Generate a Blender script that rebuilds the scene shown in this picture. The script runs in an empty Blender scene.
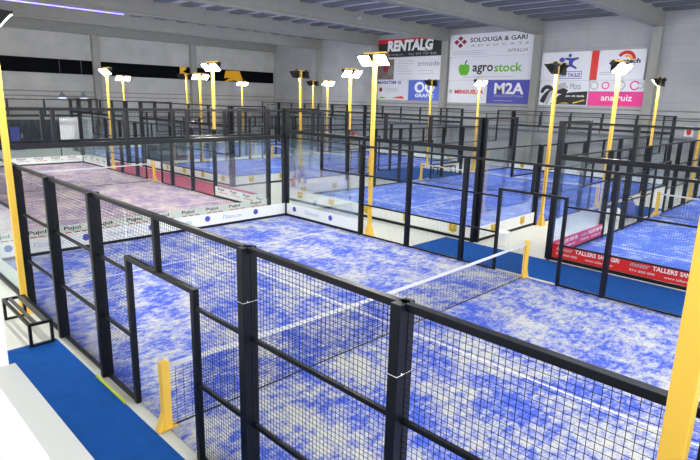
import bpy, bmesh, math, random
from mathutils import Vector, Matrix
PI = math.pi
S = bpy.context.scene
C = S.collection
random.seed(7)

# ---------------------------------------------------------------- camera
cam = bpy.data.cameras.new('camera'); cam_o = bpy.data.objects.new('camera', cam); C.objects.link(cam_o)
cam.sensor_fit = 'HORIZONTAL'; cam.sensor_width = 36.0; cam.lens = 36.0 * 545.7 / 700.0
cam.clip_start = 0.05; cam.clip_end = 300
yaw, pitch, roll = 2.3515, -0.2346, 0.0257
f = Vector((math.cos(pitch)*math.cos(yaw), math.cos(pitch)*math.sin(yaw), math.sin(pitch)))
r = Vector((math.sin(yaw), -math.cos(yaw), 0)); u = r.cross(f)
r2 = math.cos(roll)*r + math.sin(roll)*u; u2 = -math.sin(roll)*r + math.cos(roll)*u
M = Matrix((r2, u2, -f)).transposed().to_4x4(); M.translation = Vector((16.383, -2.991, 4.437))
cam_o.matrix_world = M
S.camera = cam_o

# ---------------------------------------------------------------- light and exposure
w = bpy.data.worlds.new('world'); S.world = w; w.use_nodes = True
w.node_tree.nodes['Background'].inputs[0].default_value = (0.96, 0.96, 0.92, 1)
w.node_tree.nodes['Background'].inputs[1].default_value = 1.5
LAMP = 210.0          # emission of the floodlight lenses
S.view_settings.view_transform = 'Standard'; S.view_settings.look = 'None'
S.view_settings.gamma = 1; S.view_settings.use_curve_mapping = False
S.view_settings.exposure = 1.0

# ---------------------------------------------------------------- materials
def lin(c):
    return tuple((x/255/12.92 if x/255 <= 0.04045 else ((x/255+0.055)/1.055)**2.4) for x in c) + (1,)
def mat(name, rgb, rough=0.6, metal=0.0, noise=0.0, scale=8.0, bump=0.0, spec=0.5):
    m = bpy.data.materials.new(name); m.use_nodes = True; nt = m.node_tree; b = nt.nodes['Principled BSDF']
    b.inputs['Roughness'].default_value = rough; b.inputs['Metallic'].default_value = metal
    b.inputs['Specular IOR Level'].default_value = spec
    c = lin(rgb); b.inputs['Base Color'].default_value = c
    tc = nt.nodes.new('ShaderNodeTexCoord'); n = nt.nodes.new('ShaderNodeTexNoise')
    n.inputs['Scale'].default_value = scale; n.inputs['Detail'].default_value = 5
    nt.links.new(tc.outputs['Object'], n.inputs['Vector'])
    if noise > 0:
        mx = nt.nodes.new('ShaderNodeMix'); mx.data_type = 'RGBA'
        mx.inputs[6].default_value = tuple(x*(1-noise) for x in c[:3]) + (1,)
        mx.inputs[7].default_value = tuple(min(1, x*(1+noise)) for x in c[:3]) + (1,)
        nt.links.new(n.outputs[0], mx.inputs[0]); nt.links.new(mx.outputs[2], b.inputs['Base Color'])
    if bump > 0:
        bp = nt.nodes.new('ShaderNodeBump'); bp.inputs['Strength'].default_value = bump
        nt.links.new(n.outputs[0], bp.inputs['Height']); nt.links.new(bp.outputs[0], b.inputs['Normal'])
    return m
def turf_mat(name, base, dark, sand, amount):
    m = bpy.data.materials.new(name); m.use_nodes = True; nt = m.node_tree; L = nt.links; b = nt.nodes['Principled BSDF']
    b.inputs['Roughness'].default_value = 0.85; b.inputs['Specular IOR Level'].default_value = 0.25
    tc = nt.nodes.new('ShaderNodeTexCoord')
    def noise(scale, detail, sx=1, sy=1, rough=0.6, off=0):
        mp = nt.nodes.new('ShaderNodeMapping'); mp.inputs['Scale'].default_value = (sx, sy, 1)
        mp.inputs['Location'].default_value = (off, off, 0); mp.inputs['Rotation'].default_value = (0, 0, 0.0)
        L.new(tc.outputs['Object'], mp.inputs[0])
        n = nt.nodes.new('ShaderNodeTexNoise'); n.inputs['Scale'].default_value = scale
        n.inputs['Detail'].default_value = detail; n.inputs['Roughness'].default_value = rough
        L.new(mp.outputs[0], n.inputs['Vector']); return n
    n1 = noise(0.8, 3, 1, 1.3); n2 = noise(4.6, 7, 1.5, 0.8, 0.78, 5); n3 = noise(28, 2, 1, 1)
    def math_(op, a, bb):
        q = nt.nodes.new('ShaderNodeMath'); q.operation = op
        for i, v in enumerate((a, bb)):
            if isinstance(v, (int, float)): q.inputs[i].default_value = v
            else: L.new(v, q.inputs[i])
        return q.outputs[0]
    s = math_('ADD', math_('MULTIPLY', n1.outputs[0], 0.9), math_('ADD', math_('MULTIPLY', n2.outputs[0], 1.25), math_('MULTIPLY', n3.outputs[0], 0.35)))
    rp = nt.nodes.new('ShaderNodeValToRGB'); L.new(math_('SUBTRACT', s, 0.75), rp.inputs[0])
    rp.color_ramp.elements[0].position = 0.5 - amount; rp.color_ramp.elements[0].color = (0, 0, 0, 1)
    rp.color_ramp.elements[1].position = 0.78 - amount; rp.color_ramp.elements[1].color = (1, 1, 1, 1)
    mb = nt.nodes.new('ShaderNodeMix'); mb.data_type = 'RGBA'
    mb.inputs[6].default_value = lin(dark); mb.inputs[7].default_value = lin(base); L.new(n2.outputs[0], mb.inputs[0])
    mx = nt.nodes.new('ShaderNodeMix'); mx.data_type = 'RGBA'; L.new(rp.outputs[0], mx.inputs[0])
    L.new(mb.outputs[2], mx.inputs[6]); mx.inputs[7].default_value = lin(sand)
    L.new(mx.outputs[2], b.inputs['Base Color'])
    bp = nt.nodes.new('ShaderNodeBump'); bp.inputs['Strength'].default_value = 0.3; L.new(n3.outputs[0], bp.inputs['Height'])
    L.new(bp.outputs[0], b.inputs['Normal'])
    return m
def panel_mat(name, rgb, bw, bh, seam=0.8, axis='x', rough=0.85):
    m = bpy.data.materials.new(name); m.use_nodes = True; nt = m.node_tree; L = nt.links; b = nt.nodes['Principled BSDF']
    b.inputs['Roughness'].default_value = rough; b.inputs['Specular IOR Level'].default_value = 0.2
    tc = nt.nodes.new('ShaderNodeTexCoord'); sp = nt.nodes.new('ShaderNodeSeparateXYZ'); cb = nt.nodes.new('ShaderNodeCombineXYZ')
    L.new(tc.outputs['Object'], sp.inputs[0]); L.new(sp.outputs[0 if axis == 'x' else 1], cb.inputs[0])
    L.new(sp.outputs[1 if axis == 'xy' else 2], cb.inputs[1])
    if axis == 'xy': L.new(sp.outputs[0], cb.inputs[0])
    br = nt.nodes.new('ShaderNodeTexBrick'); L.new(cb.outputs[0], br.inputs['Vector']); br.offset = 0.0
    br.inputs['Scale'].default_value = 1; br.inputs['Brick Width'].default_value = bw; br.inputs['Row Height'].default_value = bh
    br.inputs['Mortar Size'].default_value = 0.025; br.inputs['Mortar Smooth'].default_value = 0.3
    c = lin(rgb)
    br.inputs['Color1'].default_value = c; br.inputs['Color2'].default_value = tuple(x*0.94 for x in c[:3]) + (1,)
    br.inputs['Mortar'].default_value = tuple(x*seam for x in c[:3]) + (1,)
    n = nt.nodes.new('ShaderNodeTexNoise'); n.inputs['Scale'].default_value = 0.8; n.inputs['Detail'].default_value = 6
    L.new(tc.outputs['Object'], n.inputs['Vector'])
    mx = nt.nodes.new('ShaderNodeMix'); mx.data_type = 'RGBA'; mx.blend_type = 'MULTIPLY'; mx.inputs[0].default_value = 0.35
    L.new(br.outputs[0], mx.inputs[6]); L.new(n.outputs[0], mx.inputs[7]); L.new(mx.outputs[2], b.inputs['Base Color'])
    return m
def glass_mat(name, tint, fac, haze, hazecol):
    m = bpy.data.materials.new(name); m.use_nodes = True; nt = m.node_tree; L = nt.links
    nt.nodes.remove(nt.nodes['Principled BSDF']); out = nt.nodes['Material Output']
    t = nt.nodes.new('ShaderNodeBsdfTransparent'); t.inputs[0].default_value = tint
    g = nt.nodes.new('ShaderNodeBsdfGlossy'); g.inputs['Roughness'].default_value = 0.04; g.inputs[0].default_value = (0.9, 0.95, 1, 1)
    d = nt.nodes.new('ShaderNodeBsdfDiffuse'); d.inputs[0].default_value = hazecol
    fr = nt.nodes.new('ShaderNodeFresnel'); fr.inputs[0].default_value = 1.4
    mu = nt.nodes.new('ShaderNodeMath'); mu.operation = 'MULTIPLY'; mu.inputs[1].default_value = fac; L.new(fr.outputs[0], mu.inputs[0])
    m1 = nt.nodes.new('ShaderNodeMixShader'); m1.inputs[0].default_value = haze; L.new(t.outputs[0], m1.inputs[1]); L.new(d.outputs[0], m1.inputs[2])
    m2 = nt.nodes.new('ShaderNodeMixShader'); L.new(mu.outputs[0], m2.inputs[0]); L.new(m1.outputs[0], m2.inputs[1]); L.new(g.outputs[0], m2.inputs[2])
    L.new(m2.outputs[0], out.inputs[0]); return m
def emit_mat(name, rgb, strength):
    m = bpy.data.materials.new(name); m.use_nodes = True; nt = m.node_tree; b = nt.nodes['Principled BSDF']
    b.inputs['Base Color'].default_value = (0.8, 0.8, 0.8, 1); b.inputs['Emission Color'].default_value = rgb
    b.inputs['Emission Strength'].default_value = strength
    return m

m_floor = mat('pale_floor', (206, 208, 200), 0.45, noise=0.06, scale=1.2)
m_turfA = turf_mat('turf_blue_sandy', (72, 100, 206), (52, 80, 196), (188, 190, 187), 0.12)
m_turfC = turf_mat('turf_blue', (84, 116, 216), (62, 96, 206), (172, 186, 214), 0.02)
m_turfB = turf_mat('turf_mauve', (160, 132, 168), (134, 110, 152), (204, 184, 176), 0.13)
m_line = mat('line_white', (206, 209, 214), 0.85, noise=0.2, scale=9)
m_carpet = mat('blue_carpet', (22, 78, 152), 0.95, noise=0.25, scale=3.5, bump=0.15, spec=0.1)
m_redcarpet = mat('red_carpet', (190, 92, 112), 0.95, noise=0.1, scale=5, spec=0.1)
m_steel = mat('black_steel', (9, 13, 24), 0.42, 0.0, noise=0.15, scale=20, spec=0.3)
m_wire = mat('black_wire', (10, 13, 22), 0.6, spec=0.2)
m_yellow = mat('yellow_paint', (252, 204, 78), 0.45, noise=0.04, scale=4)
m_house = mat('lamp_housing', (20, 20, 22), 0.5)
m_lens = emit_mat('lamp_lens', (1.0, 0.98, 0.92, 1), LAMP)
m_glass = glass_mat('court_glass', (0.975, 0.992, 0.992, 1), 0.4, 0.006, (0.6, 0.8, 0.95, 1))
m_wall = panel_mat('wall_panel_light', (196, 197, 196), 2.32, 1.2, 0.9, 'y')
m_wallb = panel_mat('wall_panel_block', (184, 186, 190), 2.6, 1.18, 0.86, 'x')
m_pil = mat('pilaster', (150, 151, 146), 0.85, noise=0.08, scale=1.5, spec=0.2)
m_conc = mat('concrete', (140, 141, 138), 0.85, noise=0.12, scale=1.5, bump=0.05, spec=0.2)
m_roof = mat('roof_sheet', (196, 198, 202), 0.7, noise=0.08, scale=0.7)
m_purlin = mat('purlin', (108, 112, 118), 0.8, spec=0.2)
m_dark = mat('dark_window', (8, 10, 14), 0.8, spec=0.08)
m_navy = mat('dark_partition', (30, 42, 58), 0.6, noise=0.2, scale=2)
m_white = mat('white_board', (236, 238, 240), 0.5)
m_plaster = mat('white_plaster', (226, 227, 226), 0.8, noise=0.02, scale=2, spec=0.2)
m_band = mat('band_white', (226, 229, 226), 0.5)
m_bandred = mat('band_red', (214, 26, 24), 0.45)
m_bandpink = mat('band_pink', (200, 52, 104), 0.5)
m_black = mat('ink_black', (22, 22, 26), 0.6)
m_blueink = mat('ink_blue', (64, 74, 170), 0.6)
m_paleblue = mat('ink_pale_blue', (150, 166, 200), 0.6)
m_red = mat('ink_red', (206, 30, 40), 0.6)
m_dred = mat('ink_dark_red', (130, 22, 44), 0.6)
m_grey = mat('ink_grey', (120, 122, 128), 0.6)
m_lgrey = mat('ink_light_grey', (176, 178, 184), 0.6)
m_green = mat('ink_green', (92, 178, 30), 0.6)
m_vinyl = mat('vinyl_white', (222, 224, 232), 0.5, noise=0.03, scale=1.5)
m_vblue = mat('vinyl_blue', (74, 104, 205), 0.5, noise=0.05, scale=1)
m_vviolet = mat('vinyl_violet_blue', (72, 76, 178), 0.5)
m_vpink = mat('vinyl_pink', (228, 44, 142), 0.5)
m_vblack = mat('vinyl_black', (26, 28, 34), 0.5)
m_emb = mat('emblem_yellow', (206, 172, 30), 0.5, noise=0.15, scale=20)
m_orange = mat('logo_orange', (240, 178, 24), 0.5)
m_lime = mat('lime_strip', (180, 196, 40), 0.6)
m_tape = mat('net_tape', (206, 209, 214), 0.8)
m_skin = mat('skin', (188, 140, 112), 0.6)
m_hair = mat('hair', (74, 50, 36), 0.8)
m_jeans = mat('jeans', (66, 84, 170), 0.85, noise=0.1)
m_shirt = mat('shirt', (92, 104, 190), 0.85)
m_photo = mat('photo_print', (112, 96, 92), 0.6, noise=0.6, scale=1.6)
m_slat = mat('bench_slat', (66, 68, 70), 0.55, noise=0.1)

# ---------------------------------------------------------------- mesh helpers
class MB:
    def __init__(s): s.v = []; s.f = []
    def box(s, x0, y0, z0, x1, y1, z1):
        n = len(s.v)
        s.v += [(x, y, z) for z in (z0, z1) for (x, y) in ((x0, y0), (x1, y0), (x1, y1), (x0, y1))]
        s.f += [tuple(n+i for i in q) for q in ((0,3,2,1),(4,5,6,7),(0,1,5,4),(1,2,6,5),(2,3,7,6),(3,0,4,7))]
        return s
    def prism(s, pts, t0, t1):      # outline in local x/z, thickness along y (pts counter-clockwise seen from -y)
        n = len(s.v); k = len(pts)
        s.v += [(x, t0, z) for x, z in pts] + [(x, t1, z) for x, z in pts]
        s.f.append(tuple(range(n, n+k))); s.f.append(tuple(range(n+2*k-1, n+k-1, -1)))
        for i in range(k):
            j = (i+1) % k; s.f.append((n+i, n+k+i, n+k+j, n+j))
        return s
    def cyl(s, p0, p1, r0, r1=None, n=12):
        r1 = r0 if r1 is None else r1; p0 = Vector(p0); p1 = Vector(p1); d = (p1-p0).normalized()
        a = d.orthogonal().normalized(); b = d.cross(a); k = len(s.v)
        for p, rr in ((p0, r0), (p1, r1)):
            for i in range(n):
                t = 2*PI*i/n; s.v.append(tuple(p + a*math.cos(t)*rr + b*math.sin(t)*rr))
        s.f.append(tuple(range(k+n-1, k-1, -1))); s.f.append(tuple(range(k+n, k+2*n)))
        for i in range(n):
            j = (i+1) % n; s.f.append((k+i, k+j, k+n+j, k+n+i))
        return s
    def frustum(s, c, a0, b0, a1, b1, z0, z1):
        n = len(s.v); x, y = c
        s.v += [(x-a0, y-b0, z0), (x+a0, y-b0, z0), (x+a0, y+b0, z0), (x-a0, y+b0, z0), (x-a1, y-b1, z1), (x+a1, y-b1, z1), (x+a1, y+b1, z1), (x-a1, y+b1, z1)]
        s.f += [tuple(n+i for i in q) for q in ((0,3,2,1),(4,5,6,7),(0,1,5,4),(1,2,6,5),(2,3,7,6),(3,0,4,7))]
        return s
    def mesh(s, name):
        me = bpy.data.meshes.new(name); me.from_pydata(s.v, [], s.f); me.update(); return me
    def build(s, name, m, parent=None, bevel=0, loc=None, kind=None):
        me = s.mesh(name)
        if bevel:
            bm = bmesh.new(); bm.from_mesh(me); bmesh.ops.bevel(bm, geom=bm.edges[:], offset=bevel, segments=2, affect='EDGES', profile=0.5); bm.to_mesh(me); bm.free()
        me.materials.append(m); return link(name, me, parent, loc, kind)
def link(name, me, parent=None, loc=None, kind=None):
    o = bpy.data.objects.new(name, me); C.objects.link(o)
    if parent: o.parent = parent
    if loc: o.location = loc
    if kind: o['kind'] = kind
    return o
def thing(name, label, cat, loc=(0,0,0), rz=0, group=None):
    o = bpy.data.objects.new(name, None); C.objects.link(o); o.location = loc; o.rotation_euler = (0, 0, rz)
    o.empty_display_size = 0.2
    return tag(o, label, cat, group)
def tag(o, label, cat, group=None):
    o['label'] = label; o['category'] = cat
    if group: o['group'] = group
    return o
KIDS = {}
def dup(o, parent=None):
    c = o.copy(); C.objects.link(c)
    if parent: c.parent = parent
    for ch in list(o.children): dup(ch, c)
    return c
def place(o, loc, rz, label=None, group=None):
    o.location = loc; o.rotation_euler = (0, 0, rz)
    if label: o['label'] = label
    if group: o['group'] = group
    return o
TXT = {}
def text_mesh(s, width, height, shear=0.0, bold=0.0, t=0.004):
    key = (s, round(width, 3), round(height, 3), shear, bold)
    if key in TXT: return TXT[key]
    cu = bpy.data.curves.new('lettering', 'FONT'); cu.body = s; cu.size = 1; cu.shear = shear; cu.offset = bold; cu.resolution_u = 2
    cu.extrude = 0.01
    tmp = bpy.data.objects.new('tmp_text', cu); me = bpy.data.meshes.new_from_object(tmp)
    bpy.data.objects.remove(tmp); bpy.data.curves.remove(cu)
    xs = [v.co.x for v in me.vertices]; ys = [v.co.y for v in me.vertices]
    x0, x1, y0, y1 = min(xs), max(xs), min(ys), max(ys)
    for v in me.vertices:       # stands upright, faces -y, starts at the lower left corner
        x, y, z = v.co
        v.co = ((x-x0)/(x1-x0)*width, -t/2 - z/0.01*t/2, (y-y0)/(y1-y0)*height)
    me.name = 'lettering'; TXT[key] = me; return me
def lettering(parent, s, x, z, width, height, m, y=-0.006, shear=0.0, bold=0.0, name='lettering'):
    me = text_mesh(s, width, height, shear, bold).copy(); me.materials.clear(); me.materials.append(m)
    return link(name, me, parent, (x, y, z))

# ---------------------------------------------------------------- the setting
def st(name, mb, m): return mb.build(name, m, kind='structure')
st('floor', MB().box(-35.4, -9, -0.1, 28, 36.4, 0), m_floor)
st('wall_left', MB().box(-35.5, -9, 0, -35.0, 36.5, 10.4), m_wall)
st('wall_back', MB().box(-35.0, 36.0, 0, 28, 36.4, 10.4), m_wallb)
cei = MB().box(-35.5, -9, 10.36, 28, 36.5, 10.5)
ceiling = st('ceiling', cei, m_roof)
pur = MB(); y = -8.4
while y < 36: pur.box(-35, y, 10.2, 28, y+0.75, 10.36); y += 1.9
pur.build('purlins', m_purlin, ceiling)
n = 1
BX = [20.2, 12.4, 4.46, -3.4, -11.5, -19.3, -27.1, -34.7]
for x in BX:
    b = MB()
    prof = [(-0.24, 9.3), (0.24, 9.3), (0.24, 9.42), (0.2, 9.48), (0.2, 10.36), (-0.2, 10.36), (-0.2, 9.48), (-0.24, 9.42)]
    b.prism([(x+px, z) for px, z in prof], -9, 35.98)
    st('trim_%d' % n, b, m_conc); n += 1
for x in BX[:-1]:
    st('trim_%d' % n, MB().box(x-0.28, 35.6, 0, x+0.28, 36.0, 9.3), m_pil); n += 1
for y in (-2, 7.2, 16.5, 25.9):
    st('trim_%d' % n, MB().box(-35.0, y-0.3, 0, -34.6, y+0.3, 9.3), m_pil); n += 1
for i, (a, b) in enumerate(((-1.6, 6.9), (7.5, 16.2), (16.8, 25.6), (26.2, 35.9))):
    st('window_%d' % (i+1), MB().box(-34.99, a, 5.97, -34.93, b, 7.15), m_dark)
# conduits on the walls
for z in (4.5, 4.1):
    st('trim_%d' % n, MB().cyl((-34.9, -9, z), (-34.9, 36, z), 0.035, n=8), m_grey); n += 1
for z in (4.22, 3.8):
    st('trim_%d' % n, MB().cyl((-34.9, 35.93, z), (28, 35.93, z), 0.035, n=8), m_grey); n += 1
# raised gallery before the banner wall, and the camera's own gallery
g = MB().box(-34.6, 34.3, 2.5, 16, 34.55, 2.66)
for x in (-30, -23, -15.4, -7.4, 0.5, 8.4): g.box(x-0.06, 34.5, 2.52, x+0.06, 36.0, 2.64)
st('floor_gallery', g, m_purlin)
st('wall_gallery', MB().box(14.75, -2.72, 2.3, 30, -2.655, 3.7), m_plaster)
st('trim_%d' % n, MB().box(14.25, -3.1, 0, 14.75, -2.67, 10.4), m_plaster); n += 1
st('floor_balcony', MB().box(10, -9, 2.3, 28, -2.72, 2.75), m_plaster)
st('wall_side', MB().box(-34.5, -9.0, 0, 28, -8.8, 2.2), m_conc)

# ---------------------------------------------------------------- court parts
WIRE = 0.0017
def wires(u0, u1, z0, z1, step=0.05, v=0.0):
    b = MB(); a = WIRE; k = int(round((u1-u0)/step))
    for i in range(1, k):
        x = u0 + i*step; b.box(x-a, v-a, z0, x+a, v+a, z1)
    k = int(round((z1-z0)/step)); c = a*0.85
    for i in range(1, k):
        z = z0 + i*step; b.box(u0, v-c+0.003, z-c, u1, v+c+0.003, z+c)
    return b
def side_fence(label, group):
    t = thing('side_fence', label, 'fence', group=group)
    P = lambda x, z0, z1, hx=0.047, v0=-0.10, v1=0.078: MB().box(x-hx, v0, z0, x+hx, v1, z1).build('post', m_steel, t, 0.006)
    P(0.04, 0, 4); P(2, 2, 4, 0.04, -0.06, 0.02); P(4, 0, 3); P(6, 0, 3); P(8, 0, 3); P(12, 0, 3); P(14, 0, 3); P(16, 0, 3); P(18, 2, 4, 0.04, -0.06, 0.02); P(19.96, 0, 4)
    P(10, 2.22, 3, 0.04, -0.04, 0.04)
    for x in (9.1, 10.9):
        MB().box(x-0.04, -0.04, 0, x+0.04, 0.04, 2.2).build('door_post', m_steel, t, 0.005)
    MB().box(9.06, -0.04, 2.2, 10.94, 0.04, 2.26).build('door_lintel', m_steel, t, 0.004)
    R = lambda a, b, z, h=0.025, w_=0.03: MB().box(a, -w_, z-h, b, w_, z+h).build('rail', m_steel, t, 0.004)
    R(4, 16, 2.97, 0.03, 0.035)
    for a, b in ((0.08, 4), (16, 19.92)): R(a, b, 3.0, 0.02, 0.02)
    for a, b in ((0.08, 2.04), (17.96, 19.92)): R(a, b, 3.97, 0.03, 0.03)
    for a, b in ((2, 4), (16, 18)): R(a, b, 2.0, 0.025, 0.025)
    for a, b in ((4, 6), (6, 8), (8, 9.1), (10.9, 12), (12, 14), (14, 16)):
        R(a, b, 1.05, 0.022, 0.022); R(a, b, 2.03, 0.022, 0.022)
    for a, b in ((4, 9.1), (10.9, 16)): R(a, b, 0.03, 0.02, 0.03)
    for a, b in ((0, 4), (16, 20)): R(a, b, 0.045, 0.045, 0.035)
    X = lambda a, b, z0, z1: wires(a, b, z0, z1).build('mesh_panel', m_wire, t)
    X(0.1, 2, 3, 4); X(18, 19.9, 3, 4); X(2, 4, 2, 3); X(16, 18, 2, 3)
    for a, b in ((4, 6), (6, 8), (12, 14), (14, 16)): X(a, b, 0.05, 3)
    X(8, 9.1, 0.05, 3); X(10.9, 12, 0.05, 3); X(9.1, 10.9, 2.25, 3)
    G = lambda a, b, z1: MB().box(a+0.01, 0.0, 0.09, b-0.01, 0.012, z1-0.02).build('glass_panel', m_glass, t)
    G(0.08, 2, 3); G(18, 19.92, 3); G(2, 4, 2); G(16, 18, 2)
    return t
def end_wall(label, group):      # local x along the width 0..10, outward is -y
    t = thing('end_wall', label, 'glass wall', group=group)
    for x in (0.06, 2, 4, 6, 8, 9.94):
        cr = x in (0.06, 9.94)
        MB().box(x-0.05, -0.14, 0 if cr else 3.0, x+0.05, -0.02, 4).build('post', m_steel, t, 0.006)
    MB().box(0.1, -0.1, 3.94, 9.9, -0.04, 4.0).build('rail', m_steel, t, 0.004)
    MB().box(0.1, -0.12, 2.94, 9.9, 0.0, 3.08).build('rail', m_steel, t, 0.004)
    MB().box(0.0, -0.04, 0.0, 10.0, 0.03, 0.09).build('base_rail', m_steel, t)
    for i in range(5):
        a = max(0.1, 2*i); b = min(9.9, 2*i+2)
        wires(a, b, 3.08, 3.94, v=-0.07).build('mesh_panel', m_wire, t)
        MB().box(a+0.008, -0.006, 0.09, b-0.008, 0.006, 2.93).build('glass_panel', m_glass, t)
    return t
def net(label, group):           # local x along the width 0..10, centred on y = 0
    t = thing('court_net', label, 'net', group=group)
    for x, s in ((0.0, 1), (10.0, -1)):
        MB().box(x-0.06, -0.05, 0.013, x+0.06, 0.05, 1.0).build('net_post', m_yellow, t, 0.008)
        b = MB(); b.prism([(x-0.15*s if s > 0 else x+0.06, 0.0), (x-0.06 if s > 0 else x+0.15, 0.0), (x-0.06 if s > 0 else x+0.06, 0.26)] if s > 0 else [(x+0.06, 0), (x+0.16, 0), (x+0.06, 0.26)], -0.045, 0.045)
        b.build('post_gusset', m_yellow, t)
        MB().box(x-0.13, -0.07, 0.013, x+0.13, 0.07, 0.025).build('foot_plate', m_yellow, t)
    def h(x): return 0.86 + 0.06*abs(x-5)/5*abs(x-5)/5
    def band(lo, hi, th):
        b = MB(); N = 40; k = 0
        for i in range(N+1):
            x = 10*i/N
            for yy in (-th, th):
                b.v += [(x, yy, h(x)+lo), (x, yy, h(x)+hi)]
        for i in range(N):
            q = 4*i; r_ = q+4
            b.f += [(q, r_, r_+1, q+1), (q+2, q+3, r_+3, r_+2), (q+1, r_+1, r_+3, q+3), (q, q+2, r_+2, r_)]
        return b
    band(-0.03, 0.035, 0.008).build('tape', m_tape, t)
    b = MB(); a = 0.0019; x = 0.045
    while x < 10:
        b.box(x-a, -a, 0.02, x+a, a, h(x)-0.02); x += 0.115
    for k in range(1, 19):
        z = 0.02 + k*0.045
        b.box(0, -a, z-a, 10, a, z+a)
    b.build('netting', m_wire, t)
    MB().box(0, -0.006, 0.012, 10, 0.006, 0.03).build('bottom_cord', m_black, t)
    return t
def light_pole(label, group):    # heads lean towards local +y
    t = thing('floodlight_pole', label, 'floodlight', group=group)
    MB().box(-0.055, -0.055, 0.02, 0.055, 0.055, 5.85).build('pole', m_yellow, t, 0.008)
    b = MB().box(-0.16, -0.14, 0, 0.16, 0.14, 0.02).frustum((0, 0), 0.13, 0.11, 0.07, 0.07, 0.02, 0.32); b.build('base', m_yellow, t)
    MB().box(-0.48, -0.025, 5.85, 0.48, 0.025, 5.90).build('crossbar', m_yellow, t, 0.004)
    for s in (-1, 1):
        hd = MB()
        hd.frustum((0, 0), 0.24, 0.2, 0.13, 0.1, 0.0, 0.16).box(-0.10, -0.08, 0.16, 0.10, 0.08, 0.28)
        hd.box(-0.26, -0.22, -0.03, 0.26, 0.22, 0.0)
        o = hd.build('lamp_head', m_house, t, 0, (s*0.34, 0.06, 5.66)); o.rotation_euler = (math.radians(48), 0, 0)
        MB().box(-0.21, -0.17, -0.045, 0.21, 0.17, -0.032).build('lens', m_lens, o)
        MB().box(-0.015, -0.02, 0.1, 0.015, 0.02, 0.33).build('bracket', m_yellow, o)
    return t
def turf(m, label, group=None):
    t = tag(MB().box(0.02, 0.02, 0.0, 19.98, 9.98, 0.012).build('court_turf', m), label, 'artificial turf', group)
    z0, z1 = 0.012, 0.0145; b = MB()
    for x in (3.05, 16.95): b.box(x-0.025, 0.05, z0, x+0.025, 9.95, z1)
    b.box(2.85, 4.975, z0, 17.15, 5.025, z1)
    b.build('court_lines', m_line, t)
    return t

# ---------------------------------------------------------------- courts
# name, origin, rotation (local x = court length, local y = width), turf, words for labels
courts = [
 ('A', (0, 0), 0, m_turfA, 'the nearest sandy court'),
 ('B', (-21.1, 0), 0, m_turfB, 'the mauve court'),
 ('C', (7.1, 12.2), PI/2, m_turfC, 'the yellow-emblem court'),
 ('D', (19.6, 12.2), PI/2, m_turfC, 'the red-board court'),
 ('E', (-7.05, 12.2), PI/2, m_turfC, 'the court beyond the mauve one'),
 ('F', (-19.2, 12.2), PI/2, m_turfC, 'the court by the left wall'),
]
near_fence = place(side_fence('black mesh fence with an opening, closest to the camera across the foreground', 'long side fences'), (0, 0, 0), 0)
WIRE = 0.0010
protos = {}
def get(kind, maker, label, group):
    if kind not in protos:
        protos[kind] = maker(label, group); return protos[kind]
    o = dup(protos[kind]); o['label'] = label; o['group'] = group; return o
def world(org, rot, x, y, z=0):
    c, s = math.cos(rot), math.sin(rot); return (org[0]+c*x-s*y, org[1]+s*x+c*y, z)
side_words = {'A': ('near long side', 'far long side'), 'B': ('near long side', 'far long side'),
              'C': ('right long side', 'left long side'), 'D': ('right long side', 'left long side'),
              'E': ('right long side', 'left long side'), 'F': ('right long side', 'left long side')}
end_words = {'A': ('left end', 'right end'), 'B': ('far left end', 'end nearest the camera')}
turf_l = {'A': 'bright blue sand-strewn turf with white lines, nearest court', 'B': 'mauve brown artificial turf of the court at far left',
          'C': 'blue turf of the court behind boards with yellow emblems', 'D': 'blue turf of the court behind the red boards at right',
          'E': 'blue turf beyond the mauve court, before the wall with the red banner', 'F': 'blue turf of the distant court beside the left wall'}
for nm, org, rot, tm, wd in courts:
    o = turf(tm, turf_l[nm], 'court turfs'); place(o, (org[0], org[1], 0), rot)
    sw = side_words[nm]; ew = end_words.get(nm, ('front end', 'far end'))
    if nm != 'A':
        o = get('side', side_fence, 'black fence on the %s of %s' % (sw[0], wd), 'long side fences')
        place(o, (org[0], org[1], 0), rot)
    o = get('side', side_fence, 'black fence on the %s of %s' % (sw[1], wd), 'long side fences')
    place(o, world(org, rot, 20, 10), rot+PI)
    # ends: local x of the wall runs along the width; outward is local -y
    o = get('end', end_wall, 'mesh-topped glass wall, %s of %s' % (ew[0], wd), 'glass end walls')
    place(o, world(org, rot, 0, 10), rot-PI/2)
    if not (nm in ('A',)):
        o = get('end', end_wall, 'mesh-topped glass wall, %s of %s' % (ew[1], wd), 'glass end walls')
        place(o, world(org, rot, 20, 0), rot+PI/2)
    o = get('net', net, 'white-taped net across %s' % wd, 'court nets')
    place(o, world(org, rot, 10, 0), rot+PI/2)
    for (lx, ly, rr, which) in ((4.24, -0.19, 0, 0), (15.76, -0.19, 0, 0), (4.24, 10.19, PI, 1), (15.76, 10.19, PI, 1)):
        first = lx < 10
        if nm in ('A', 'B'): pos = 'left' if first else 'right'
        else: pos = 'front' if first else 'far'
        lab = 'floodlight pole, %s, %s half, of %s' % (sw[which], pos, wd)
        x, y, z = world(org, rot, lx, ly)
        if nm == 'A' and which == 0 and not first: lab = 'wide yellow floodlight pole close to the camera at the right edge'
        if nm == 'A' and which == 0 and first: lab = 'yellow floodlight pole by the black bench at the left edge'
        if nm == 'A' and which == 0: y += 0.0
        if nm == 'A' and which == 0 and not first: x += 0.11
        o = get('pole', light_pole, lab, 'yellow floodlight poles'); place(o, (x, y, 0), rot+rr)

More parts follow.
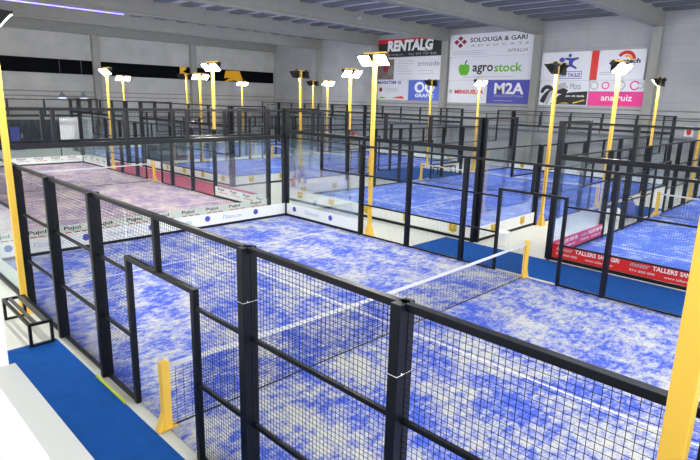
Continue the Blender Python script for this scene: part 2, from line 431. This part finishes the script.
# ---------------------------------------------------------------- low boards on the glass
def board(label, loc, rz, length, style, group):
    t = thing('advertising_board', label, 'advertising board', loc, rz, group)
    base = {'red': m_bandred, 'pink': m_bandpink}.get(style, m_band)
    MB().box(0, -0.003, 0.10, length, 0.003, 0.5).build('panel', base, t)
    if style == 'store':
        k = 0; x = 0.5
        while x < length-0.1:
            pts = [(x+0.1*math.cos(a*PI/10), 0.33+0.1*math.sin(a*PI/10)) for a in range(20)]
            MB().prism(pts, -0.008, -0.004).build('round_emblem', m_blueink, t)
            if x+1.4 < length: lettering(t, "I'Store.inc", x+0.62, 0.24, 0.78, 0.15, m_paleblue)
            x += 2.0
    elif style == 'pujol':
        x = 0.25
        while x+0.6 < length:
            lettering(t, 'Pujol', x, 0.32, 0.48, 0.15, m_black, bold=0.015)
            b = MB()
            for i in range(3): b.box(x+0.02+i*0.24, -0.008, 0.255, x+0.21+i*0.24, -0.004, 0.285)
            b.build('red_dashes', m_red, t); x += 0.97
    elif style == 'emblem':
        x = 1.0
        while x < length:
            b = MB(); b.box(x-0.16, -0.008, 0.2, x-0.02, -0.004, 0.46).box(x+0.02, -0.008, 0.2, x+0.16, -0.004, 0.46).box(x-0.05, -0.008, 0.15, x+0.05, -0.004, 0.32).box(x-0.08, -0.009, 0.34, x+0.08, -0.005, 0.40)
            b.build('square_emblem', m_emb, t); x += 2.0
    elif style in ('red', 'pink'):
        x = 0.12
        while x < length - 1.5:
            lettering(t, 'TALLERS', x+0.55, 0.32, 0.58, 0.12, m_white, bold=0.02)
            lettering(t, 'SANT GIRI', x+1.19, 0.32, 0.56, 0.12, m_white, bold=0.02)
            lettering(t, 'motor', x, 0.32, 0.48, 0.11, m_lgrey, shear=0.3, bold=0.02)
            lettering(t, '973 000 000', x, 0.19, 0.62, 0.06, m_white)
            lettering(t, 'www.tallers.com', x+0.85, 0.18, 0.75, 0.065, m_white)
            x += 2.03
    return t
PZ = PI/2
board('white board with blue discs along the left end of the nearest court', (0.03, 0.05, 0), PZ, 9.9, 'store', 'blue disc boards')
board('white board with blue discs on the far glass of the nearest court', (0.05, 9.965, 0), 0, 3.9, 'store', 'blue disc boards')
board('pale board at the foot of the near glass behind the left yellow pole', (3.95, 0.04, 0), PI, 3.9, 'plain', 'plain boards')
board('white board with black lettering and red dashes, seen just above the blue discs', (-1.08, 0.12, 0), PZ, 9.76, 'pujol', 'red dash boards')
board('pale board with red dashes on the far glass of the mauve court, right part', (-5.05, 9.965, 0), 0, 3.9, 'pujol', 'red dash boards')
board('pale board with red dashes on the far glass of the mauve court, left part', (-21.05, 9.965, 0), 0, 3.9, 'pujol', 'red dash boards')
board('white board with red dashes at the distant end of the mauve court', (-21.05, 0.05, 0), PZ, 9.9, 'pujol', 'red dash boards')
board('white board with yellow emblems facing the nearest court, behind its far fence', (-2.78, 12.188, 0), 0, 9.76, 'emblem', 'yellow emblem boards')
board('white board with yellow emblems beside the unlit yellow pole in the corridor', (7.13, 12.25, 0), PZ, 3.9, 'emblem', 'yellow emblem boards')
board('white board with yellow emblems on the left side of the yellow-emblem court', (-2.865, 12.28, 0), PZ, 3.9, 'emblem', 'yellow emblem boards')
board('white board with yellow emblems at the far end of the yellow-emblem court', (-2.85, 32.15, 0), 0, 9.9, 'emblem', 'yellow emblem boards')
board('white board with yellow emblems at the far end behind the red-board court', (9.65, 32.15, 0), 0, 9.9, 'emblem', 'yellow emblem boards')
board('red board lettered in white facing the nearest court, at the right', (9.72, 12.187, 0), 0, 9.76, 'red', 'red sponsor boards')
board('pink-red board lettered in white running back beside the red board', (9.63, 12.25, 0), PZ, 3.9, 'pink', 'red sponsor boards')
board('white board with yellow emblems at the front of the court beyond the mauve one', (-16.93, 12.188, 0), 0, 9.76, 'emblem', 'yellow emblem boards')
board('white board with yellow emblems at the right front of the court beyond the mauve one', (-7.02, 12.28, 0), PZ, 3.9, 'emblem', 'yellow emblem boards')
board('white board with yellow emblems at the far end of the court beyond the mauve one', (-16.95, 32.15, 0), 0, 9.9, 'emblem', 'yellow emblem boards')

# ---------------------------------------------------------------- carpets
tag(MB().box(6.0, -2.2, 0, 19, -0.16, 0.014).build('carpet_runner', m_carpet), 'blue carpet on the floor below the white parapet, lower left', 'carpet', 'carpets')
tag(MB().box(6.1, 10.16, 0, 22, 12.0, 0.014).build('carpet_runner', m_carpet), 'blue carpet strip between the nearest court and the red board', 'carpet', 'carpets')
tag(MB().box(-20, 10.16, 0, -4.6, 12.0, 0.014).build('carpet_runner', m_redcarpet), 'pinkish red carpet strip beyond the far side of the mauve court', 'carpet', 'carpets')
tag(MB().box(7.4, 21.0, 0, 9.4, 24.0, 0.014).build('carpet_runner', m_carpet), 'blue carpet in the corridor between the two far right courts', 'carpet', 'carpets')
tag(MB().box(-6.9, 20.5, 0, -3.1, 27.0, 0.014).build('carpet_runner', m_carpet), 'blue carpet in the corridor left of the yellow-emblem court', 'carpet', 'carpets')

# ---------------------------------------------------------------- banners
YB = 35.9
def banner(label, x0, x1, z0, z1, m, cat='banner'):
    t = thing('wall_banner', label, cat, (x0, YB, z0), 0, 'vinyl banners on the back wall')
    MB().box(0, -0.004, 0, x1-x0, 0.012, z1-z0).build('sheet', m, t)
    for x in (0.06, x1-x0-0.06):
        MB().cyl((x, -0.012, z1-z0-0.08), (x, -0.004, z1-z0-0.08), 0.03, n=8).build('eyelet', m_grey, t)
    return t
def rows(t, x, z, w_, h_, k, m, seed=1):
    rnd = random.Random(seed); b = MB()
    for i in range(k):
        zz = z + h_*(k-1-i)/max(1, k-1); b.box(x, -0.01, zz, x+w_*rnd.uniform(0.6, 1), -0.006, zz+0.04)
    b.build('fine_print', m, t)
def disc(t, x, z, r_, m, y0=-0.012, y1=-0.008, name='logo', n=24, sx=1):
    return MB().prism([(x+sx*r_*math.cos(2*PI*a/n), z+r_*math.sin(2*PI*a/n)) for a in range(n)], y0, y1).build(name, m, t)
t = banner('black and red banner lettered RENTALG, high on the back wall', -19.1, -11.78, 8.22, 9.75, m_vblack)
MB().prism([(0, 1.18), (7.15, 1.35), (7.15, 1.53), (0, 1.53)], -0.010, -0.006).build('red_stripe', m_red, t)
lettering(t, 'RENTALG', 1.15, 0.48, 5.1, 0.95, m_white, y=-0.014, shear=0.1, bold=0.05)
lettering(t, 'lloguer', 4.9, 0.40, 1.3, 0.13, m_white); lettering(t, 'www.rentalg.com', 0.9, 0.1, 2.1, 0.2, m_lgrey)
lettering(t, 'Tel. 973 737 444', 3.6, 0.1, 3.0, 0.2, m_lgrey)
t = banner('pale grey banner with a dark portrait photo below the RENTALG one', -19.1, -11.78, 6.25, 8.20, m_vinyl)
MB().box(0.05, -0.010, 0.05, 2.0, -0.006, 1.8).build('photo', m_photo, t)
disc(t, 1.0, 1.1, 0.42, m_dred, name='portrait', sx=0.8); disc(t, 1.6, 0.7, 0.35, m_grey, name='portrait', sx=0.9)
lettering(t, 'trinside', 4.7, 1.15, 2.3, 0.42, m_grey); rows(t, 2.4, 0.5, 1.9, 1.1, 6, m_lgrey, 2); rows(t, 4.8, 0.5, 1.9, 0.25, 2, m_lgrey, 5)
t = banner('white banner with blue heading at the lower left of the RENTALG column', -19.1, -15.35, 4.5, 6.23, m_vinyl)
lettering(t, 'MARITIM G', 0.1, 1.4, 2.8, 0.28, m_blueink, bold=0.03); disc(t, 0.5, 0.9, 0.2, m_dred); rows(t, 1.0, 0.75, 2.1, 0.25, 3, m_lgrey, 3)
MB().prism([(1.9, 0.15), (3.4, 0.12), (3.1, 0.35), (2.5, 0.3)], -0.01, -0.006).build('logo', m_red, t)
MB().prism([(0.2, 0.1), (1.3, 0.15), (0.7, 0.28)], -0.01, -0.006).build('logo', m_green, t)
t = banner('bright blue banner with a white rounded logo beside the first pilaster', -15.3, -11.9, 4.5, 6.23, m_vblue)
for cx, cz in ((1.2, 1.12), (2.3, 1.12)):
    disc(t, cx, cz, 0.46, m_white, -0.012, -0.008, 'logo', 20, 1.15); disc(t, cx+0.05, cz, 0.26, m_vblue, -0.016, -0.0125, 'logo', 20, 1.15)
lettering(t, 'GRAFIC', 0.75, 0.28, 2.0, 0.3, m_white, bold=0.02)
t = banner('white banner lettered SOLOUGA with dark red diamonds', -11.15, -3.62, 8.0, 9.72, m_vinyl)
for dx, dz in ((0, 0.27), (0, -0.27), (-0.36, 0), (0.36, 0)):
    MB().prism([(1.0+dx-0.26, 1.15+dz), (1.0+dx, 1.15+dz-0.2), (1.0+dx+0.26, 1.15+dz), (1.0+dx, 1.15+dz+0.2)], -0.012, -0.008).build('logo', m_dred, t)
lettering(t, 'SOLOUGA & GARI', 1.9, 1.08, 4.9, 0.34, m_black, bold=0.02); lettering(t, 'A D V O C A T S', 1.95, 0.74, 5.0, 0.17, m_grey)
lettering(t, 'APIALIA', 5.2, 0.22, 1.7, 0.26, m_grey, shear=0.3); rows(t, 0.3, 0.15, 4.2, 0.25, 3, m_lgrey, 4)
t = banner('white banner lettered agrostock with a green apple', -11.1, -3.62, 6.2, 7.98, m_vinyl)
ap = [(-.02,-.46),(.16,-.50),(.32,-.44),(.44,-.2),(.48,.06),(.42,.28),(.26,.38),(.1,.36),(0,.30),(-.12,.36),(-.28,.38),(-.44,.26),(-.48,.04),(-.42,-.22),(-.28,-.44),(-.14,-.50)]
MB().prism([(1.45+x*1.1, 0.85+z) for x, z in ap], -0.012, -0.008).build('apple_logo', m_green, t)
MB().prism([(1.45, 1.2), (1.53, 1.18), (1.72, 1.5), (1.62, 1.56)], -0.013, -0.009).build('apple_stem', m_black, t)
lettering(t, 'agro', 2.25, 0.42, 1.85, 0.72, m_black, bold=0.02); lettering(t, 'stock', 4.2, 0.6, 2.35, 0.66, m_green, bold=0.02)
rows(t, 1.4, 0.22, 4.9, 0.08, 1, m_lgrey, 6)
t = banner('white banner with red lettering MINGUELLA behind a lit floodlight', -11.1, -7.4, 4.42, 6.18, m_vinyl)
lettering(t, 'MINGUELLA', 0.7, 0.7, 2.7, 0.33, m_red, bold=0.04); disc(t, 0.3, 0.9, 0.18, m_lgrey)
t = banner('violet blue banner lettered M2A in white', -7.35, -3.7, 4.42, 6.18, m_vviolet)
lettering(t, 'M2A', 0.6, 0.72, 2.5, 0.85, m_white, bold=0.03); lettering(t, 'CONSTRUCTORA', 0.6, 0.5, 2.5, 0.13, m_lgrey); rows(t, 0.6, 0.2, 2.4, 0.05, 1, m_lgrey, 8)
t = banner('white banner with a blue racket player figure, left half of the third column', -3.05, 0.5, 6.12, 8.05, m_vinyl)
b = MB(); b.prism([(2.0, 0.95), (2.2, 0.9), (2.35, 1.3), (2.7, 1.45), (2.65, 1.55), (2.2, 1.5), (1.75, 1.55), (1.7, 1.42), (2.0, 1.35)], -0.012, -0.008)
b.prism([(1.6, 0.75), (1.75, 0.72), (2.15, 0.98), (2.0, 1.08)], -0.012, -0.008).prism([(2.15, 0.95), (2.55, 0.75), (2.62, 0.85), (2.25, 1.1)], -0.012, -0.008)
b.build('figure_logo', m_blueink, t); disc(t, 2.05, 1.68, 0.12, m_blueink, name='figure_head'); disc(t, 1.5, 1.4, 0.16, m_blueink, name='racket', sx=1.3)
b = MB(); b.box(1.0, -0.01, 0.12, 3.0, -0.006, 0.16).box(1.0, -0.01, 0.58, 3.0, -0.006, 0.62).box(1.0, -0.01, 0.12, 1.04, -0.006, 0.62).box(2.96, -0.01, 0.12, 3.0, -0.006, 0.62); b.build('frame_line', m_blueink, t)
lettering(t, 'SPORT TAULIS', 1.1, 0.23, 1.8, 0.28, m_blueink, bold=0.03)
t = banner('narrow plain red banner strip between two white banners', 0.5, 1.0, 6.14, 8.05, m_bandred)
t = banner('white banner with red and orange arc behind a lit floodlight', 1.0, 3.95, 6.14, 8.05, m_vinyl)
def arc(cx, cz, ri, ro, a0, a1, k=14):
    a = [a0+(a1-a0)*i/k for i in range(k+1)]
    return [(cx+ro*math.cos(q), cz+ro*math.sin(q)) for q in a] + [(cx+ri*math.cos(q), cz+ri*math.sin(q)*0.9) for q in reversed(a)]
MB().prism(arc(1.75, 1.25, 0.42, 0.6, 0.1, 2.6), -0.012, -0.008).build('arc_logo', m_red, t)
MB().prism(arc(1.8, 1.2, 0.25, 0.38, 0.1, 2.0), -0.012, -0.008).build('arc_logo', m_orange, t)
lettering(t, 'winetech', 0.75, 1.05, 1.9, 0.3, m_black, shear=0.1, bold=0.04); lettering(t, 'sport', 1.2, 0.78, 0.9, 0.22, m_black, bold=0.03)
rows(t, 0.15, 0.35, 2.6, 0.12, 2, m_lgrey, 9)
t = banner('white, black and yellow banner with sweeping curves, lower left of third column', -3.0, 0.55, 4.42, 6.10, m_vinyl)
MB().prism([(0.9, 0.05), (3.5, 0.05), (3.5, 0.98), (2.3, 0.9), (1.5, 0.7)], -0.009, -0.005).build('black_field', m_black, t)
MB().prism(arc(2.1, 0.0, 1.35, 1.6, 1.7, 3.1), -0.013, -0.009).build('curve', m_lgrey, t)
MB().prism(arc(1.4, -0.1, 1.0, 1.35, 1.0, 2.9), -0.011, -0.007).build('curve', m_black, t)
MB().prism(arc(0.6, 0.9, 0.25, 0.5, 0.3, 3.3), -0.014, -0.010).build('curve', m_black, t)
MB().prism([(1.5, 0.12), (2.3, 0.12), (2.0, 0.22)], -0.013, -0.009).build('yellow_dash', m_emb, t)
MB().prism([(2.6, 0.12), (3.4, 0.35), (3.3, 0.42), (2.5, 0.2)], -0.013, -0.009).build('yellow_dash', m_emb, t)
lettering(t, 'Jocs', 1.45, 1.1, 0.65, 0.32, m_grey); lettering(t, 'Mota', 2.25, 1.1, 0.75, 0.42, m_grey); lettering(t, 'joc de taula', 2.0, 0.55, 1.3, 0.18, m_white, y=-0.012, bold=0.02)
t = banner('white banner strip with faded pink circular prints above the pink banner', 0.6, 4.15, 5.4, 6.12, m_vinyl)
for i, (x, rr) in enumerate(((0.3, 0.28), (1.05, 0.25), (2.0, 0.32), (2.9, 0.3), (3.25, 0.2))):
    disc(t, x, 0.38, rr, m_vpink if i % 2 else m_lgrey, -0.010, -0.006, 'print'); disc(t, x, 0.38, rr*0.72, m_vinyl, -0.013, -0.0105, 'print')
t = banner('bright pink banner lettered ana ruiz in white', 0.6, 4.15, 4.45, 5.38, m_vpink)
lettering(t, 'ana ruiz', 0.85, 0.34, 2.0, 0.38, m_white, bold=0.01); rows(t, 0.7, 0.14, 2.3, 0.05, 1, m_red, 11)
# logo on the black band of the left wall
t = tag(MB().prism([(0, 1.05), (-0.2, 0.3), (0.55, 0.35), (-0.3, -0.1), (1.0, 0.1), (2.2, -0.05), (1.7, 1.1)][::-1], -0.02, 0.0).build('wall_logo', m_orange), 'orange angular logo on the black band of the left wall', 'logo', None)
t.location = (-34.92, 29.7, 6.0); t.rotation_euler = (0, 0, PZ)
t = tag(MB().prism([(0, 0.1), (0.7, 0.1), (0.7, 0.35), (0.3, 0.5), (0.7, 0.75), (0.7, 0.95), (0, 0.95)], -0.02, 0.0).build('wall_logo', m_orange), 'small orange mark on the black band beside the second left pilaster', 'logo', None)
t.location = (-34.92, 24.5, 6.2); t.rotation_euler = (0, 0, PZ)

# ---------------------------------------------------------------- gallery railing
t = thing('gallery_railing', 'black railing on the raised gallery below the banners', 'railing', (0, 34.4, 2.66))
MB().box(-34, -0.02, 1.0, 12, 0.02, 1.05).build('handrail', m_steel, t)
MB().box(-34, -0.012, 0.5, 12, 0.012, 0.53).build('middle_rail', m_steel, t)
x = -34
while x <= 12:
    MB().box(x-0.025, -0.025, 0, x+0.025, 0.025, 1.0).build('post', m_steel, t); x += 2.13

# ---------------------------------------------------------------- bench and little things
def bench(label, loc, rz, L=1.96, D=0.4, H=0.45):
    t = thing('bench', label, 'bench', loc, rz, 'benches')
    e = 0.05
    b = MB().box(0, 0, H-e, L, e, H).box(0, D-e, H-e, L, D, H).box(0, e, H-e, e, D-e, H).box(L-e, e, H-e, L, D-e, H)
    b.build('seat_frame', m_steel, t)
    MB().box(e, 0.10, H-0.035, L-e, 0.16, H-0.005).build('slat', m_slat, t); MB().box(e, 0.26, H-0.035, L-e, 0.34, H-0.005).build('slat', m_slat, t)
    for x in (0, L-e):
        for y in (0, D-e): MB().box(x, y, 0, x+e, y+e, H-e).build('leg', m_steel, t)
        MB().box(x, e, 0.0, x+e, D-e, 0.04).build('foot_bar', m_steel, t)
    return t
bench('black slatted steel bench beside the left yellow pole', (4.42, -0.62, 0), 0, 1.72)
bench('dark bench in the distant corridor left of the yellow-emblem court', (-3.75, 25.0, 0), PZ)
tag(MB().box(0, -0.03, 0, 1.1, 0.0, 0.035).build('floor_strip', m_lime, None, 0.005, (7.95, -0.15, 0.014)), 'thin lime green strip lying on the blue carpet by the fence', 'strip')
# waste bin
t = thing('waste_bin', 'white plastic waste bin at the corner of the yellow-emblem court', 'bin', (7.9, 12.55, 0))
b = MB(); b.cyl((0, 0, 0), (0, 0, 0.42), 0.15, 0.2, 20); b.build('body', m_plaster, t)
b = MB(); b.cyl((0, 0, 0.42), (0, 0, 0.45), 0.215, 0.215, 20).cyl((0, 0, 0.45), (0, 0, 0.5), 0.19, 0.08, 20); b.build('lid', m_white, t)
# extinguisher
t = thing('fire_extinguisher', 'red fire extinguisher standing by the glass corner behind the nearest court', 'fire extinguisher', (-5.0, 14.45, 0))
MB().cyl((0, 0, 0), (0, 0, 0.46), 0.09, n=20).cyl((0, 0, 0.46), (0, 0, 0.54), 0.09, 0.035, 20).build('cylinder', m_bandred, t)
MB().cyl((0, 0, 0.54), (0, 0, 0.6), 0.025, n=12).box(-0.02, -0.09, 0.6, 0.02, 0.05, 0.625).build('valve', m_black, t)
MB().cyl((0.03, -0.03, 0.56), (0.12, -0.06, 0.3), 0.012, n=8).cyl((0.12, -0.06, 0.3), (0.11, -0.06, 0.12), 0.014, 0.02, 8).build('hose', m_black, t)
# bags
def sack(label, loc, m, sc, strap):
    t = thing('sports_bag', label, 'bag', loc, 0.4, 'bags by the corridor carpet')
    bm = bmesh.new(); bmesh.ops.create_uvsphere(bm, u_segments=20, v_segments=12, radius=1)
    for v in bm.verts:
        v.co.x = math.copysign(abs(v.co.x)**0.7, v.co.x)*sc[0]; v.co.y = math.copysign(abs(v.co.y)**0.7, v.co.y)*sc[1]
        v.co.z = (math.copysign(abs(v.co.z)**0.7, v.co.z)+1)*sc[2]*(1+0.08*math.sin(v.co.x*14))
    me = bpy.data.meshes.new('body'); bm.to_mesh(me); bm.free(); me.materials.append(m)
    for p in me.polygons: p.use_smooth = True
    link('body', me, t)
    b = MB(); pts = [(-0.5*sc[0], 0, 2*sc[2]*0.9), (-0.25*sc[0], 0, 2*sc[2]*1.25), (0.25*sc[0], 0, 2*sc[2]*1.25), (0.5*sc[0], 0, 2*sc[2]*0.9)]
    for a, c in zip(pts, pts[1:]): b.cyl(a, c, 0.018, n=8)
    b.build('handle', strap, t); return t
sack('white sports bag on the floor left of the red-board court fence', (8.75, 19.7, 0), m_plaster, (0.3, 0.22, 0.24), m_grey)
sack('blue sports bag next to the white bag left of the red-board court', (9.0, 20.6, 0), m_shirt, (0.25, 0.24, 0.34), m_black)
# whiteboard and dark furniture behind the mauve court
t = thing('white_panel', 'upright white panel behind the distant end of the mauve court', 'panel', (-22.0, 8.95, 0), PZ)
MB().box(0, -0.02, 1.35, 1.25, 0.02, 2.85).build('sheet', m_white, t)
for x in (0.0, 1.2): MB().box(x, -0.04, 0, x+0.05, 0.04, 2.87).build('leg', m_steel, t)
t = st('wall_partition', MB().box(-33.0, -9, 0, -32.8, 14.6, 2.25), m_navy)
def cabinet(label, loc, m, h, gl):
    t = thing('drinks_cabinet', label, 'vending machine', loc, PZ, 'cabinets along the dark partition')
    MB().box(0, 0.0, 0, 1.0, 0.7, h).build('body', m, t, 0.02)
    MB().box(0.08, -0.02, 0.35, 0.72, 0.0, h-0.15).build('door', gl, t)
    MB().box(0.78, -0.015, 0.9, 0.92, 0.0, 1.3).build('keypad', m_grey, t)
cabinet('dark cabinet at the dark partition, left of the upright white panel', (-31.6, 6.5, 0), m_house, 1.9, m_navy)
cabinet('dark cabinet with a blue door at the dark partition, beyond the yellow pole', (-31.6, 8.4, 0), m_house, 1.9, m_blueink)
cabinet('pale cabinet at the dark partition, right of the upright white panel', (-31.6, 12.4, 0), m_grey, 1.8, m_house)
# pendant lamps
for (yy, lab) in ((13.0, 'bell-shaped pendant lamp hanging before the left wall, left one'), (14.7, 'bell-shaped pendant lamp hanging before the left wall, right one')):
    t = thing('pendant_lamp', lab, 'lamp', (-33.4, yy, 3.95), 0, 'pendant lamps')
    MB().cyl((0, 0, 0.05), (0, 0, 0.42), 0.32, 0.10, 20).cyl((0, 0, 0.42), (0, 0, 0.6), 0.10, 0.06, 16).build('shade', m_blueink if 0 else m_grey, t)
    MB().cyl((0, 0, 0.0), (0, 0, 0.05), 0.26, 0.30, 20).build('diffuser', emit_mat('pendant_glow', (0.7, 0.8, 1, 1), 1.2), t)
    MB().cyl((0, 0, 0.6), (0, 0, 6.38), 0.007, n=6).build('cord', m_lgrey, t)
t = thing('hose_cabinet', 'small red fire hose cabinet low on the back wall', 'cabinet', (-22.6, 35.8, 0.65))
MB().box(0, 0, 0, 0.9, 0.18, 0.75).build('body', m_bandred, t, 0.01); MB().box(0.06, -0.012, 0.06, 0.84, 0.0, 0.69).build('door', m_bandred, t); MB().box(0.72, -0.03, 0.34, 0.77, -0.012, 0.44).build('handle', m_grey, t)
t = thing('safety_sign', 'white wall sign with a red flame shape at the far right', 'sign', (6.75, 35.97, 2.72))
MB().box(0, -0.02, 0, 0.5, 0.0, 0.62).build('plate', m_white, t); MB().prism([(0.17, 0.1), (0.33, 0.1), (0.4, 0.3), (0.3, 0.54), (0.24, 0.4), (0.14, 0.46), (0.1, 0.28)], -0.026, -0.0205).build('symbol', m_red, t)
t = thing('light_tube', 'violet blue light tube along the underside of a roof beam, top left', 'lamp', (-19.3, 5.0, 9.24))
MB().cyl((0, 0, 0), (0, 7.5, 0), 0.04, n=10).build('tube', emit_mat('violet_tube', (0.10, 0.07, 1.0, 1), 1.6), t)
for y in (0.5, 3.7, 7.0): MB().box(-0.03, y, 0.02, 0.03, y+0.05, 0.06).build('clip', m_grey, t)
# roof sensor lamp
for (x, y, lab) in ((-11.2, 24, 'grey camera-like dome hanging under the roof before the RENTALG banner'),):
    t = thing('ceiling_dome', lab, 'camera', (x+1.2, y, 9.55)); MB().cyl((0, 0, 0.12), (0, 0, 0.57), 0.02, n=8).build('stem', m_grey, t); MB().cyl((0, 0, 0), (0, 0, 0.14), 0.16, 0.10, 16).build('dome', m_lgrey, t)

# cable ties on the near fence posts
for (x, z, lab) in ((12, 2.43, 'short white cable tie around the second tall post right of the opening'), (14, 2.43, 'short white cable tie around the thick post at bottom centre')):
    o = MB().box(x-0.049, -0.102, z, x+0.049, 0.08, z+0.004).box(x+0.046, -0.05, z, x+0.055, -0.046, z+0.02).build('cable_tie', m_white); tag(o, lab, 'cable tie', 'cable ties')

# ---------------------------------------------------------------- seated person
def person():
    t = thing('person', 'seated person in blue jeans and top, legs stretched out, far corridor', 'person', (-6.1, 15.9, 0), math.radians(-35))
    J = {'pel': (0, 0, 0.5), 'bel': (-0.02, 0, 0.65), 'chest': (-0.04, 0, 0.85), 'neck': (-0.02, 0, 1.0), 'head': (0.02, 0, 1.1),
         'hl': (0.02, 0.10, 0.48), 'kl': (0.42, 0.13, 0.42), 'al': (0.78, 0.15, 0.10), 'tl': (0.92, 0.16, 0.06),
         'hr': (0.02, -0.10, 0.48), 'kr': (0.42, -0.14, 0.45), 'ar': (0.72, -0.16, 0.10), 'tr': (0.86, -0.17, 0.06),
         'sl': (-0.04, 0.17, 0.92), 'el': (0.05, 0.22, 0.68), 'wl': (0.25, 0.14, 0.58), 'sr': (-0.04, -0.17, 0.92), 'er': (0.05, -0.22, 0.68), 'wr': (0.25, -0.14, 0.58)}
    Rr = {'pel': .13, 'bel': .12, 'chest': .14, 'neck': .055, 'head': .05, 'hl': .09, 'kl': .06, 'al': .04, 'tl': .035, 'hr': .09, 'kr': .06, 'ar': .04, 'tr': .035,
          'sl': .06, 'el': .045, 'wl': .03, 'sr': .06, 'er': .045, 'wr': .03}
    E_ = [('pel','bel'),('bel','chest'),('chest','neck'),('neck','head'),('pel','hl'),('hl','kl'),('kl','al'),('al','tl'),('pel','hr'),('hr','kr'),('kr','ar'),('ar','tr'),('chest','sl'),('sl','el'),('el','wl'),('chest','sr'),('sr','er'),('er','wr')]
    def skin(name, keys, m, grow=0.0, ends=None):
        ks = list(keys); me = bpy.data.meshes.new(name); ed = [(ks.index(a), ks.index(b)) for a, b in E_ if a in ks and b in ks]
        me.from_pydata([J[k] for k in ks], ed, []); o = link(name, me, t); md = o.modifiers.new('skin', 'SKIN')
        for i, k in enumerate(ks):
            me.skin_vertices[0].data[i].radius = (Rr[k]+grow,)*2; me.skin_vertices[0].data[i].use_root = (i == 0)
        o.modifiers.new('sub', 'SUBSURF').render_levels = 2; me.materials.append(m); return o
    me0 = skin('body', J.keys(), m_skin); 
    skin('trousers', ('pel','hl','kl','al','hr','kr','ar'), m_jeans, 0.014); skin('top', ('chest','bel','pel','sl','el','sr','er'), m_shirt, 0.014)
    for nm_, m, s, c in (('head', m_skin, (.085, .075, .115), (0.05, 0, 1.18)), ('hair', m_hair, (.098, .088, .11), (0.025, 0, 1.215))):
        bm = bmesh.new(); bmesh.ops.create_uvsphere(bm, u_segments=16, v_segments=12, radius=1)
        for v in bm.verts: v.co = Vector((v.co.x*s[0]+c[0], v.co.y*s[1]+c[1], v.co.z*s[2]+c[2]))
        me = bpy.data.meshes.new(nm_); bm.to_mesh(me); bm.free(); me.materials.append(m); link(nm_, me, t)
    b = MB()
    for s in (-1, 1): b.box(0.76, s*0.16-0.045, 0.0, 1.0, s*0.16+0.045, 0.09)
    b.build('shoes', m_white, t, 0.02)
person()
b = thing('stool', 'low seat under the person in the far corridor', 'stool', (-6.1, 15.9, 0), math.radians(-35))
MB().box(-0.2, -0.2, 0.33, 0.2, 0.2, 0.37).build('seat', m_slat, b)
for x in (-0.18, 0.15):
    for y in (-0.18, 0.15): MB().box(x, y, 0, x+0.03, y+0.03, 0.33).build('leg', m_steel, b)
